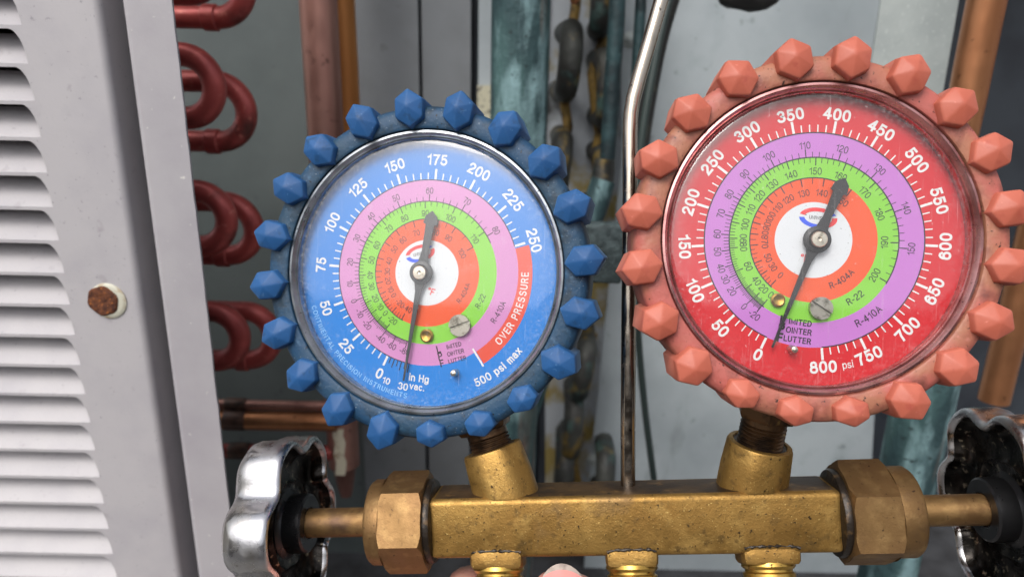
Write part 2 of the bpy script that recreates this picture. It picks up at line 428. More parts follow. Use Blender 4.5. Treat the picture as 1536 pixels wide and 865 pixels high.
# louvered panel
YP = 235.0
PX0 = -430.0
PITCH, Z0L = 11.62, 10.6
lp = empty('louvered_panel', T(-160, YP, -230))
tag(lp, 'light grey painted louvered side panel with one rusty bolt', 'panel')
XS = [PX0 + (-161.4 - PX0) * i / 6 for i in range(6)] + [-161.4 + 4.6 * math.sin(PI / 2 * i / 12) for i in range(13)]
XR = XS[-1]
HL = PITCH * .90
def drop(x):
    if x <= -161.4: return 0.0
    k = min(1, (x + 161.4) / 4.6)
    return HL * (1 - math.sqrt(max(0, 1 - k * k)))
def sheet_y(x):
    return 0
RB = 2.4
web = MB()
NL0, NL1 = -3, 22
XE = [XR + (-133.6 - XR) * i / 5 for i in range(1, 6)]
def zk(k): return Z0L - PITCH * k
# webs between louvers (column strips), thickness by a back sheet
for k in range(NL0, NL1):
    top = [(x, 0, zk(k) - HL) for x in XS]                 # bottom of louver k
    bot = [(x, 0, zk(k + 1) - drop(x)) for x in XS]        # top edge of louver k+1
    n = len(XS)
    rim = [(x, .9, z + .15) for x, _, z in bot]            # the cut edge turns inwards
    web.loops([top, bot, rim], closed=False)
# plain right margin with the rolled edge
col = [(x, 0) for x in [XR] + XE]
for i in range(1, 9):
    a = PI / 2 * i / 8
    col.append((-133.6 + RB * math.sin(a), RB * (1 - math.cos(a))))
col.append((-133.6 + RB, 24))
zt, zb = zk(NL0) - HL, zk(NL1)
zs = [zt + (zb - zt) * i / 60 for i in range(61)]
web.loops([[(x, y, z) for x, y in col] for z in zs], closed=False)
obj('panel_sheet', web, PANEL, lp, T(0, YP, 0), sharp=50)
DEP = 8.0
sl = MB()
rows = []
NT = 10
for j in range(NT + 1):
    t = j / NT
    row = []
    for x in XS:
        d0 = drop(x); zt_ = -d0; zb_ = -HL
        full = (HL - d0) / HL
        over = -1.2 * full
        z = zt_ + over + (zb_ - zt_ - over) * t
        y = DEP * full ** .5 * (1 - t ** 1.45)
        row.append((x, y + .02, z))
    rows.append(row)
sl.loops(rows, closed=False)
sl.loops([[(x, y + .8, z) for x, y, z in r] for r in rows[::-1]], closed=False)
slat = sl.mesh('louver', PANEL, 50)
for k in range(NL0 + 1, NL1):
    link('louver', slat, lp, T(0, YP, zk(k)))
# rusty bolt and washer on the margin
bp = at(160, 450, YP)
FR = lambda p: frame(p, Vector((1, 0, 0)), Vector((0, 0, 1)), Vector((0, -1, 0)))   # local Z points at the viewer
bo = MB()
hexp = []
for rr_, zz in ((5.3, 1.0), (5.4, .9), (5.4, 1.1), (4.9, 1.5), (2.8, 1.6), (2.2, 1.5), (.01, 1.45)):
    hexp.append((rr_, zz))
bo.loops([[(r_ * (1 + .035 * math.cos(6 * 2 * PI * i / 36)) * math.cos(2 * PI * i / 36 + .3), r_ * (1 + .035 * math.cos(6 * 2 * PI * i / 36)) * math.sin(2 * PI * i / 36 + .3), z_) for i in range(36)] for r_, z_ in hexp])
bolt = obj('hex_bolt', bo, RUST, lp, FR(bp - Vector((.8, 0, 0))), 'rusty hex bolt head', 30)
wa = MB(); wa.lathe([(6.5, 0), (6.5, .4), (5.8, .8), (5.0, .9), (.01, .9)], 32)
obj('washer', wa, WASHER, bolt, FR(bp + Vector((.6, 0, -.2))), 'off white washer')

# corner post beside the panel
po = MB()
XL, XRt = -123.6, -107.6
prof = [(XL, 22)] + [(XL + 2.2 * (1 - math.cos(a)), 2.2 * (1 - math.sin(a))) for a in [PI / 2 * i / 8 for i in range(9)]]
prof += [(XRt - 9, 0), (XRt, 0), (XRt, 1.1), (XL + 2.4, 1.1), (XL + 1.1, 2.6), (XL + 1.1, 22)]
zs = [90 - 420 * i / 80 for i in range(81)]
rnd = random.Random(3)
L = []
for z in zs:
    j = rnd.uniform(-.16, .1)
    L.append([(x + (j if abs(x - XRt) < .01 else 0), y, z) for x, y in prof])
po.loops(L, cap0=True, cap1=True)
o = obj('corner_post', po, POST, None, T(0, 233.5, 0), sharp=50)
tag(o, 'plain light grey corner post right of the louvered panel', 'post')
q = MB(); q.box((-430, 0, -260), (-126, 1, 80))  # dark colour stands for the shade inside the gap
back = obj('inner_sheet', q, SHEET_N, o, T(0, 262, 0), 'dark sheet put in for the shade of the gap')

# condenser coil at the left: fins behind the louvers, end plate and return bends
coil = empty('condenser_coil', T(-120, 300, -230))
tag(coil, 'condenser coil with red copper return bends behind the grey post', 'coil')
fb = MB()
for i in range(320):
    x = -410 + i * .82 + rnd.uniform(-.15, .15)
    fb.add([(x, 0, -210), (x, 8, -210), (x, 8, 60), (x, 0, 60)], [[0, 1, 2, 3]])
fo = obj('coil_fins', fb, FIN, coil, T(0, 246, 0)); fo['kind'] = 'stuff'
ep = MB()
xp = at(279, 60, 312).x
ep.box((xp - 2.2, 318, -300), (xp + .8, 320, 90), bev=.3, seg=1)

def ubend(c, R_, r_, leg=26):
    pts = [c + Vector((-leg, 0, R_)), c + Vector((-leg * .3, 0, R_))]
    pts += [c + Vector((R_ * math.sin(a), 0, R_ * math.cos(a))) for a in [PI * i / 22 for i in range(23)]]
    pts += [c + Vector((-leg * .3, 0, -R_)), c + Vector((-leg, 0, -R_))]
    mb = MB(); mb.tube([p - c for p in pts], r_, 20)
    return mb
for (px, py, y, R_) in ((276, -62, 300, 12.6), (276, 130, 300, 12.6), (298, 328, 300, 12.2), (320, 504, 300, 12.2),
                        (322, -22, 326, 13.2), (326, 168, 326, 13.2), (340, 343, 326, 13.0), (370, 503, 326, 13.0)):
    c = at(px, py, y)
    b = obj('return_bend', ubend(c, R_, 4.8), COPPER_RED, coil, TW(c))
    if y > 310:
        k = MB(); k.tube([(-3.2, 0, 0), (-2.6, 0, 0), (2.6, 0, 0), (3.2, 0, 0)], 5.4, 20, rr=[5.0, 5.7, 5.7, 5.0])
        obj('brazed_collar', k, COPPER_RED, b, TW(c + Vector((-3, 0, -R_))))

# pipes: straight upright tubes
def upipe(name, px, py, y, r, z0, z1, m, label, cat, group=None, seg=24):
    x = at(px, py, y).x
    mb = MB(); n = 14
    mb.tube([(rnd.uniform(-.25, .25), 0, z0 + (z1 - z0) * i / n) for i in range(n + 1)], r, seg)
    return tag(obj(name, mb, m, None, T(x, y, 0)), label, cat, group)
zl = lambda px, py, y: at(px, py, y).z
# dull pipe with pinched stub
p1x = at(497, 350, 360).x
mb = MB()
zz0, zz1 = zl(520, 695, 360), zl(524, 742, 360)
mb.tube([(0, 0, 150), (0, 0, 40), (0, 0, -60), (0, 0, zz0), (0, 0, zz0 - 3), (0, 0, zz1 + 4), (0, 0, zz1)], 9, 28, rr=[9, 9, 9, 9, 6.5, 4.2, 3.2])
pp = obj('copper_pipe', mb, COPPER_DUSK, None, T(p1x, 360, 0))
tag(pp, 'thick dull pinkish copper pipe with a pinched end and cream paint streak', 'pipe')
st = MB()
zs_ = [zl(520, 632, 360) - i * 4.2 for i in range(8)]
st.loops([[(9.2 * math.sin(a + .08 * math.sin(z)), -9.2 * math.cos(a + .08 * math.sin(z)), z) for a in (-.32, -.1, .12, .34)] for z in zs_], closed=False)
obj('paint_streak', st, TAPE, pp, T(p1x, 360, 0), 'cream paint streak')
upipe('copper_pipe', 512, 0, 384, 6.9, -190, 150, COPPER_OR, 'bright orange copper pipe just right of the dull pinkish one', 'pipe')
# branches running right from the coil to the pipe
for px0, px1, py, y, r, m, lab in ((338, 500, 604, 352, 2.8, COPPER_DUSK, 'thin dark branch pipe above the wider level branch'), (338, 505, 627, 350, 5.4, COPPER, 'level copper branch pipe running left from the pinched pipe'), (344, 500, 674, 356, 4.2, COPPER_RED, 'lowest reddish level branch pipe, half hidden by the left handle')):
    a, b = at(px0 - 60, py, y), at(px1, py, y); b.z = a.z
    mb = MB(); mb.tube([a - a, (b - a) * .5 + Vector((0, 0, -.3)), b - a], r, 20)
    bo_ = tag(obj('branch_pipe', mb, m, None, TW(a)), lab, 'pipe', 'level branch pipes at the left')
    k = MB(); c = at(px0 + 16, py, y); k.tube([(-6, 0, 0), (-5, 0, 0), (5, 0, 0), (6, 0, 0)], r, 20, rr=[r + .2, r + .7, r + .7, r + .2])
    c.z = a.z
    obj('pipe_collar', k, OILBRN, bo_, TW(c))
upipe('green_pipe', 782, 0, 345, 13.6, -300, 150, PATINA, 'thick upright pipe crusted with green patina between the gauges', 'pipe')
x = at(926, 0, 372).x
upipe('narrow_pipe', 926, 0, 372, 4.2, zl(912, 238, 372), 150, PATINA_D, 'narrow dark teal pipe ending beside the steel hook', 'pipe')
upipe('narrow_pipe', 962, 0, 384, 2.9, zl(945, 185, 384), 150, PATINA_D, 'thinnest dark teal pipe at the top, left of the steel hook bend', 'pipe')
def ptube(name, pts, r, m, label, cat, seg=18, rr=None):
    """tube through (px, py, Y) points with a smooth curve"""
    P_ = [at(*p) for p in pts]
    out = []
    for i in range(len(P_) - 1):
        p0, p1, p2, p3 = P_[max(i - 1, 0)], P_[i], P_[i + 1], P_[min(i + 2, len(P_) - 1)]
        for k in range(8):
            t = k / 8
            out.append(.5 * ((2 * p1) + (p2 - p0) * t + (2 * p0 - 5 * p1 + 4 * p2 - p3) * t * t + (3 * p1 - p0 - 3 * p2 + p3) * t ** 3))
    out.append(P_[-1])
    c = out[len(out) // 2].copy()
    mb = MB(); mb.tube([p - c for p in out], r, seg)
    return tag(obj(name, mb, m, None, TW(c)), label, cat)
ptube('slanting_pipe', [(905, 270, 372), (850, 440, 366), (800, 590, 360), (776, 660, 356)], 6.6, PATINA, 'green corroded pipe slanting down behind the blue gauge', 'pipe')
ptube('cable', [(1012, -30, 352), (985, 80, 348), (958, 250, 344), (955, 450, 346), (966, 600, 352), (984, 740, 362)], 1.9, CABLE, 'thin dark cable hanging right of the steel hook', 'cable')
ptube('dark_tube', [(1020, -40, 366), (990, 60, 366), (966, 190, 366), (950, 320, 366)], 4.0, BLACKR, 'dark tube behind the bend of the steel hook', 'hose')  # dark strip modelled as a tube
upipe('copper_pipe', 1480, 0, 305, 7.2, zl(1400, 470, 305), 120, COPPER, 'bright copper pipe upper right, behind the red gauge', 'pipe')
upipe('copper_pipe', 1500, 560, 318, 7.0, -150, 120, COPPER_DUSK if False else COPPER, 'copper pipe at the right edge above the right handle', 'pipe')
mb = MB()
tx = at(1385, 600, 300).x
mb.tube([(0, 0, -330), (0, 0, -250), (0, 0, -200), (0, 0, -150), (0, 0, -100), (0, 0, -70), (0, 0, -62)], 13, 32, rr=[13, 13.2, 13, 13.2, 13, 12.6, 8])
tag(obj('green_pipe', mb, PATINA, None, T(tx, 300, 0)), 'thick green corroded pipe behind the right brass nut', 'pipe')
ptube('pipe_elbow', [(1390, 690, 345), (1420, 728, 338), (1462, 716, 336), (1490, 680, 336)], 5.2, COPPER, 'curved copper elbow between the green pipe and right handle', 'pipe')
# corroded bracket between gauges
c = at(905, 382, 300)
mb = MB(); mb.box((-16, 0, -13.5), (9, 9, 13.5), bev=1.6, seg=3)
tag(obj('clamp_block', mb, SLATE, None, TW(c)), 'slate coloured corroded clamp block between the two gauges', 'clamp')
# dark fitting at the top edge
c = at(1128, -6, 340)
mb = MB()
bmx = bmesh.new(); bmesh.ops.create_icosphere(bmx, subdivisions=3, radius=1)
for v in bmx.verts:
    d = 1 + .25 * mnoise.noise(v.co * 1.7)
    v.co = Vector((v.co.x * 14 * d, v.co.y * 8 * d, v.co.z * 6.5 * d))
mb.bm(bmx)
tag(obj('rubber_plug', mb, BLACKR, None, TW(c), sharp=None), 'lumpy black plug at the top edge above the red gauge', 'plug')
mb = MB(); mb.tube([(0, 0, 12), (0, 0, 2), (0, 0, 0)], 2.4, 14, rr=[2.6, 2.6, 1.6])
c = at(862, 7, 372)
tag(obj('copper_stub', mb, COPPER, None, TW(c)), 'tiny bright copper pipe end at the top edge', 'pipe')

# oily return bends, seen edge on, between the thick green pipe and the pale sheet
oc = empty('oily_coil', T(at(870, 400, 420).x, 420, -330))
tag(oc, 'oil blackened coil end with two staggered columns of return bends', 'coil')
def vbend(R_, r_):
    mb = MB()
    pts = [(0, 30, R_)] + [(0, -.6 * R_ * math.sin(a), R_ * math.cos(a)) for a in [PI * i / 16 for i in range(17)]] + [(0, 30, -R_)]
    mb.tube(pts, r_, 18); return mb
vb = vbend(15.5, 6.2).mesh('return_bend', OILY)
for px, py, tl in ((852, 92, .06), (838, 252, .08), (842, 402, .05), (874, 552, .12), (858, 640, .05), (846, 712, 0), (903, -8, 0), (908, 134, -.06), (899, 276, .1), (905, 716, .04)):
    c = at(px, py, 394)
    link('return_bend', vb, oc, TW(c) @ Matrix.Rotation(tl, 4, 'Y') @ Matrix.Rotation(rnd.uniform(-.08, .08), 4, 'Z'))
for path in ([(868, -30), (862, 20), (850, 90), (846, 150), (852, 190), (838, 250), (830, 330), (840, 420)], [(912, 30), (902, 70), (888, 110), (893, 160), (899, 200), (893, 235), (905, 300)], [(890, 500), (882, 560), (866, 600), (872, 650), (860, 690), (868, 730)]):
    P_ = [at(px, py, 404) for px, py in path]
    c = P_[0].copy(); mb = MB(); mb.tube([p - c for p in P_], 2.9, 12)
    obj('drain_tube', mb, TAN, oc, TW(c))

# ------------------------------------------------------------------ the manifold gauge set
A, B = P(652, 780, 202), P(1250, 768, 191)
ax = (B - A).normalized()
up = Vector((0, 1, 0)); ay = (up - up.dot(ax) * ax).normalized(); az = ax.cross(ay)
CAM4 = ROT.to_4x4()
MID = (A + B) / 2
MF = frame(MID, ax, ay, az)                     # body frame in camera space
MFi = MF.inverted()
HALF = (B - A).length / 2
root = empty('manifold_gauge_set', CAM4 @ MF)
tag(root, 'brass manifold gauge set with a blue and a red rubber booted gauge', 'gauge set')
BH, BD = 8.2, 8.4                               # half height, half depth of the bar

mb = MB(); mb.box((-HALF, -BH, -BD), (HALF, BH, BD), bev=1.7, seg=4)
for i, f in enumerate(mb.f):                     # upper side: old oil, its dark reflection also put into the colour
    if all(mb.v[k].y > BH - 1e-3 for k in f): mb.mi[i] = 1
TOPBR = mat('oily_darkened_brass', lin(96, 74, 48), .5, .6, layers=((90, lin(60, 46, 34), .4, .62, 5), (260, lin(128, 98, 58), .58, .72, 4), (500, lin(34, 28, 24), .64, .72, 3)), bump=((500, .1),))
body = obj('manifold_body', mb, [BRASS, TOPBR], root)

def m_at(px, py, z): return MFi @ P(px, py, z)
def GF(cx, cy, z, yaw):
    n = Vector((-math.sin(yaw), 0, math.cos(yaw))); u = Vector((0, 1, 0)); x = u.cross(n)
    return frame(P(cx, cy, z), x, u, n)
G_BLUE = dict(F=GF(640, 409, 199, math.radians(10)), c=(640, 409), s=278 / 52.7, boss=(757, 728, 200), k=1.035)
G_RED = dict(F=GF(1220, 360, 172, math.radians(4)), c=(1220, 360), s=322 / 52.7, boss=(1130, 720, 192), k=.95)

# bosses, threads and necks
def neck(gd):
    gc = MFi @ (gd['F'] @ Vector((0, 0, -9)))
    b = m_at(*gd['boss']); b.y = BH; b.z = -1.0
    d = (gc - b)
    axm = along(b, d, Vector((0, 0, 1)))
    W = local(root, axm)
    e = MB()
    e.lathe([(9.3, -1.0), (9.25, 4.4), (8.75, 11.4), (8.4, 12.1), (7.2, 12.3), (6.7, 11.4)], 64)
    # cast flats
    for i, v in enumerate(e.v):
        a = math.atan2(v.y, v.x); rad = math.hypot(v.x, v.y)
        if rad > 7.8 and v.z < 12:
            seg = 2 * PI / 8; q = ((a + .35) % seg) - seg / 2
            f = .45 + .55 * min(1, math.cos(seg / 2) / math.cos(q) + .035)
            v.x *= f; v.y *= f
    for v in e.v[:64]:                            # foot follows the top of the bar
        p = axm @ v
        v.z += (BH - .25 - p.y) / d.normalized().y
    obj('gauge_boss', e, BRASS, body, W)
    ln = d.length
    th = MB(); pr = []
    z = 9.5
    while z < ln - 50:
        pr += [(5.55, z), (6.1, z + .36), (6.1, z + .5), (5.55, z + .9)]; z += 1.05
    pr += [(5.9, z), (5.9, ln - 46)]
    th.lathe([(.1, 9.4)] + pr, 48)
    obj('pipe_thread', th, BRASS_D, body, W)
    gr = MB(); gr.lathe([(7.0, 11.2), (7.0, 11.9), (5.7, 12.0)], 40); obj('sealing_grime', gr, GRIME, body, W)
    hx = MB()
    hx.lathe([(6.3, ln - 48.4), (7.6, ln - 48), (8.1, ln - 47), (8.1, ln - 42), (7, ln - 41.5)], 6, cap0=True, cap1=True, a0=.4)
    obj('stem_hex', hx, BRASS_D, body, W, sharp=30)
neck(G_BLUE); neck(G_RED)

# hose ports along the lower edge, turned towards the viewer
def port(px, w):
    b = m_at(px, 838, 186 if px > 1100 else 193); b.y = -BH + 1.1; b.z = 1.6 if px < 1100 else 1.0
    d = Vector((0, -.95, .31))
    W = local(root, along(b, d, Vector((0, 0, 1))))
    e = MB()
    # squarish cast neck
    Ls = []
    for z, h, rr_ in ((-9, w * .94, 2.5), (-1, w, 2.5), (2.5, w * .98, 2.6), (4.8, w * .96, 3.2), (5.6, w * .9, 4)):
        ring = []
        for i in range(40):
            a = 2 * PI * i / 40; c, s = math.cos(a), math.sin(a)
            n_ = 8.0
            rad = h / ((abs(c) ** n_ + abs(s) ** n_) ** (1 / n_))
            ring.append((rad * c, rad * s * .92, z))
        Ls.append(ring)
    e.loops(Ls, cap0=True, cap1=True)
    po_ = obj('hose_port', e, BRASS, root, W)
    cr_ = MB(); rr0 = random.Random(int(px))
    pth = [Vector((b.x + w * (-.9 + 1.8 * i / 22), -6.1 + .6 * (w - 7.45) - .55 * abs(-1 + 2 * i / 22) ** 6 + rr0.uniform(-.12, .12), BD - .02)) for i in range(23)]
    cr_.tube(pth, .3, 8, rr=[rr0.uniform(.1, .6) for _ in pth])
    obj('oxide_crust', cr_, GRIME, po_, CAM4 @ MF)
    r = MB(); r.lathe([(6.9, 5.2), (7.1, 6.2), (6.6, 6.9), (6.2, 7.0), (6.2, 7.6), (6.8, 8.0), (6.8, 9.0), (6.1, 9.4), (6.1, 10), (6.7, 10.4), (6.7, 11.4), (6, 11.8), (6, 24), (3, 24.5), (.1, 24.4)], 48)
    obj('flare_thread', r, BRASS_P, po_, W)
for px, w in ((745, 7.6), (947, 7.3), (1157, 7.9)): port(px, w)

# gland nuts, stems, handwheels at both ends
def hexnut(L0, L1, apo, rc, bore):
    mb = MB(); n = 120
    def ring(zf, rmax=None):
        out = []
        for i in range(n):
            a = 2 * PI * i / n
            r = apo / math.cos(((a + PI / 6) % (PI / 3)) - PI / 6)
            cut = max(0, (r - rc)) * .62
            rr_ = min(r, rmax) if rmax else r
            z = zf
            if zf == L0: z = L0 + cut
            if zf == L1: z = L1 - cut
            out.append((rr_ * math.cos(a), rr_ * math.sin(a), z))
        return out
    flat = lambda z, r: [(r * math.cos(2 * PI * i / n), r * math.sin(2 * PI * i / n), z) for i in range(n)]
    mb.loops([flat(L0, bore), flat(L0, rc - .3), ring(L0), ring((L0 + L1) / 2), ring(L1), flat(L1, rc - .3), flat(L1, bore)])
    return mb
def ring_tube(prof, seg=64):
    mb = MB(); mb.lathe(prof, seg); return mb
def wheel(R_, n, amp, ph):
    """scalloped cup-shaped handwheel about +Z; open (inner) side at z=0 facing -Z, outer side at z=13"""
    mb = MB(); S = 168
    def rad(a): 
        c = math.cos(n * (a + ph))
        return 1 + amp * (c - .25 * math.cos(2 * n * (a + ph)))
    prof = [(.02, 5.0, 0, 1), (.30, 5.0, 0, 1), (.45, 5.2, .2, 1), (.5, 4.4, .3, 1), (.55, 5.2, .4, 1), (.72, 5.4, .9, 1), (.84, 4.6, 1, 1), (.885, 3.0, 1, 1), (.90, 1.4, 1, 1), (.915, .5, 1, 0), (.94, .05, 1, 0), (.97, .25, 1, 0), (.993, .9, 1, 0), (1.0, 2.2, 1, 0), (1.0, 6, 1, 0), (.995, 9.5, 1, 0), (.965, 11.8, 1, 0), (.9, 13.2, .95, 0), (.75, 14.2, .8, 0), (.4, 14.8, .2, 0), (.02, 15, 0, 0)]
    L = []
    for f, z, lob, mi in prof:
        L.append([(R_ * f * (1 + (rad(2 * PI * i / S) - 1) * lob) * math.cos(2 * PI * i / S), R_ * f * (1 + (rad(2 * PI * i / S) - 1) * lob) * math.sin(2 * PI * i / S), z) for i in range(S)])
    for a in range(len(L) - 1):
        mb.loops([L[a], L[a + 1]], prof[a + 1][3])
    # weld rings by merging doubles
    bm = bmesh.new(); me = bpy.data.meshes.new('tmp'); me.from_pydata(mb.v, [], mb.f); me.polygons.foreach_set('material_index', mb.mi)
    bm.from_mesh(me); bmesh.ops.remove_doubles(bm, verts=bm.verts, dist=1e-4)
    out = MB(); bm.verts.index_update()
    out.v = [v.co.copy() for v in bm.verts]
    for f in bm.faces: out.f.append([v.index for v in f.verts]); out.mi.append(f.material_index)
    bm.free(); bpy.data.meshes.remove(me)
    return out
for sx, hexrot, coll, hubz, Rw, ph in ((-1, .33, (13.4, 17.8), 38.5, 24.8, .20), (1, -.04, (13.0, 19.6), 39.5, 26.0, .02)):
    e = Vector((HALF * sx, 0, 0))
    Wx = local(root, frame(e, Vector((0, 0, 1 * -sx)), Vector((0, 1, 0)), Vector((sx, 0, 0))) @ Matrix.Rotation(hexrot, 4, 'Z'))
    gs = ring_tube([(6, -.9), (9.6, -.9), (11.3, -.5), (11.7, .4), (11.5, 1.25), (6, 1.28)])
    nut = hexnut(1.3, 13.4, 12.3, 13.0, 4.3)
    no = obj('gland_nut', nut, BRASS_N, root, Wx, sharp=24)
    obj('black_seal', gs, GRIME, no, Wx)
    cl = ring_tube([(4.3, coll[0] - .2), (11.9, coll[0] - .2), (11.9, coll[1] - .8), (11.3, coll[1]), (9.5, coll[1] + .1), (4.3, coll[1] + .1)])
    obj('nut_collar', cl, BRASS_N, no, Wx)
    stx = ring_tube([(.1, 10), (4.1, 10), (4.1, hubz + 4), (.1, hubz + 4)], 40)
    obj('valve_stem', stx, BRASS_N, root, Wx)
    Wh = Wx @ Matrix.Translation((0, 0, hubz))
    wh = obj('valve_handle', wheel(Rw, 6, .095, ph), [CHROME, DARKCH], root, Wh, 'scalloped chrome handwheel, blackened inside', 45)
    hb = ring_tube([(4.15, -.6), (4.5, -1.2), (7.7, -1.3), (8.3, -.8), (8.4, .2), (8.4, 4), (9.4, 5.0), (11, 5.4), (11, 6)], 56)
    obj('handle_hub', hb, HUBM, wh, Wh)

# steel hanging hook
pts_px = [(942, 745, 199), (942, 722, 199), (942, 640, 198.5), (943, 480, 198), (945, 330, 197.5), (945, 200, 197)]
hp = [m_at(*p) for p in pts_px]
bend = [m_at(946, 172, 197), m_at(950, 148, 197), m_at(958, 118, 197)]
tail = [m_at(972, 70, 197), m_at(992, 0, 197), m_at(1010, -60, 197), m_at(1040, -140, 197)]
path = hp + bend + tail
mb = MB(); mb.tube(path, 2.1, 24)
obj('hanging_hook', mb, STEEL, root)

# ------------------------------------------------------------------ printing on the dials
def _arc(cx, cy, rx, ry, a0, a1, n=12):
    return [(cx + rx * math.cos(math.radians(a0 + (a1 - a0) * i / n)), cy + ry * math.sin(math.radians(a0 + (a1 - a0) * i / n))) for i in range(n + 1)]
def _loop(cx, cy, rx, ry, n=26):                # squarish oval, closed
    out = []
    for i in range(n):
        a = 2 * PI * i / n; c, q = math.cos(a), math.sin(a); m = 2.35
        k = 1 / ((abs(c) ** m + abs(q) ** m) ** (1 / m))
        out.append((cx + rx * k * c, cy + ry * k * q))
    return ('o', out)
_six = [_loop(.25, .31, .25, .31), [(.01, .36), (.03, .66), (.1, .88), (.25, 1), (.4, .95), (.47, .8)]]
def _flip(st, w):
    f = lambda p: (w - p[0], 1 - p[1])
    return [(x[0], [f(p) for p in x[1]]) if isinstance(x, tuple) else [f(p) for p in x] for x in st]
XH = .7
GLY = {
 '0': (.5, [_loop(.25, .5, .25, .5)]), '1': (.3, [[(.0, .76), (.16, .82), (.26, 1), (.26, 0)]]),
 '2': (.5, [_arc(.25, .73, .24, .27, 172, -38) + [(.1, .22), (.02, 0), (.5, 0)]]),
 '3': (.5, [_arc(.24, .75, .22, .25, 160, -70) + _arc(.24, .26, .26, .26, 78, -160)]),
 '4': (.52, [[(.36, 1), (0, .27), (.53, .27)], [(.37, 1), (.37, 0)]]),
 '5': (.5, [[(.45, 1), (.1, 1), (.05, .5)] + _arc(.24, .32, .26, .32, 118, -158)]),
 '6': (.5, _six), '9': (.5, _flip(_six, .5)), '7': (.5, [[(0, 1), (.5, 1), (.29, .5), (.2, 0)]]),
 '8': (.5, [_loop(.25, .77, .2, .23), _loop(.25, .27, .25, .27)]),
 'C': (.56, [_arc(.3, .5, .3, .5, 42, 318, 18)]), 'O': (.64, [_loop(.32, .5, .32, .5)]),
 'N': (.5, [[(0, 0), (0, 1), (.5, 0), (.5, 1)]]), 'T': (.52, [[(0, 1), (.52, 1)], [(.26, 1), (.26, 0)]]), 'I': (.02, [[(.01, 0), (.01, 1)]]),
 'E': (.42, [[(.42, 1), (0, 1), (0, 0), (.43, 0)], [(0, .52), (.38, .52)]]), 'F': (.4, [[(.41, 1), (0, 1), (0, 0)], [(0, .5), (.35, .5)]]),
 'A': (.56, [[(0, 0), (.28, 1), (.56, 0)], [(.1, .33), (.46, .33)]]), 'L': (.4, [[(0, 1), (0, 0), (.4, 0)]]),
 'P': (.46, [[(0, 0), (0, 1), (.26, 1)] + _arc(.26, .74, .2, .26, 80, -80, 8) + [(.02, .47)]]),
 'R': (.5, [[(0, 0), (0, 1), (.26, 1)] + _arc(.26, .75, .21, .25, 80, -80, 8) + [(.02, .5)], [(.3, .48), (.5, 0)]]),
 'S': (.5, [_arc(.25, .75, .22, .25, 25, 250, 10) + _arc(.25, .26, .25, .26, 75, -155, 12)]),
 'U': (.5, [[(0, 1), (0, .3)] + _arc(.25, .28, .25, .28, 185, 355, 10) + [(.5, .3), (.5, 1)]]),
 'M': (.62, [[(0, 0), (0, 1), (.31, .1), (.62, 1), (.62, 0)]]), 'V': (.54, [[(0, 1), (.27, 0), (.54, 1)]]), 'W': (.8, [[(0, 1), (.2, 0), (.4, .95), (.6, 0), (.8, 1)]]),
 'D': (.52, [('o', [(0, 0), (0, 1), (.24, 1), (.42, .9), (.52, .66), (.52, .34), (.42, .1), (.24, 0)])]), 'H': (.5, [[(0, 0), (0, 1)], [(.5, 0), (.5, 1)], [(0, .5), (.5, .5)]]),
 '-': (.26, [[(0, .38), (.26, .38)]]), '.': (.02, [[(0, 0), (.02, .02)]]), '\u00b0': (.24, [_loop(.12, .86, .13, .14, 14)]), ' ': (.16, []),
 'i': (.02, [[(.01, 0), (.01, XH)], [(.01, .93), (.01, 1.0)]]), 'n': (.4, [[(0, 0), (0, XH)], [(0, .44)] + _arc(.2, .47, .2, .23, 165, 10, 8) + [(.4, .4), (.4, 0)]]),
 'g': (.42, [_loop(.21, .36, .21, .34), [(.42, XH), (.42, -.05)] + _arc(.21, -.05, .21, .2, -10, -160, 8)]), 'v': (.42, [[(0, XH), (.21, 0), (.42, XH)]]),
 'a': (.4, [[(.02, .54)] + _arc(.2, .5, .18, .2, 155, 10, 8) + [(.39, .4), (.4, 0)], _loop(.19, .2, .19, .2, 16)]), 'c': (.4, [_arc(.21, .35, .21, .35, 45, 315, 12)]),
 'p': (.42, [[(0, -.25), (0, XH)], _loop(.22, .35, .21, .35, 20)]), 's': (.38, [_arc(.19, .52, .17, .18, 30, 250, 8) + _arc(.19, .18, .19, .18, 75, -155, 9)]),
 'm': (.62, [[(0, 0), (0, XH)], [(0, .46)] + _arc(.155, .5, .155, .2, 165, 5, 8) + [(.31, 0)], [(.31, .46)] + _arc(.465, .5, .155, .2, 165, 5, 8) + [(.62, 0)]]), 'x': (.4, [[(0, 0), (.4, XH)], [(0, XH), (.4, 0)]]),
}
def _strip(pts, w, closed):
    n = len(pts); L, R = [], []
    for i, p in enumerate(pts):
        a = pts[i - 1] if (i or closed) else None; b = pts[(i + 1) % n] if (i < n - 1 or closed) else None
        P0 = Vector((p[0], p[1]))
        d1 = (P0 - Vector(a)).normalized() if a else None; d2 = (Vector(b) - P0).normalized() if b else None
        d1 = d1 or d2; d2 = d2 or d1
        n1, n2 = Vector((-d1.y, d1.x)), Vector((-d2.y, d2.x))
        m = n1 + n2
        m = m.normalized() if m.length > 1e-6 else n1
        k = min(1 / max(m.dot(n1), .2), 1.9)
        e = Vector((0, 0))
        if a is None: e = -d1 * w * .5 * .9
        if b is None: e = d1 * w * .5 * .9
        L.append(P0 + e + m * (w / 2 * k)); R.append(P0 + e - m * (w / 2 * k))
    return L, R
def glyph_w(ch): return GLY[ch][0]
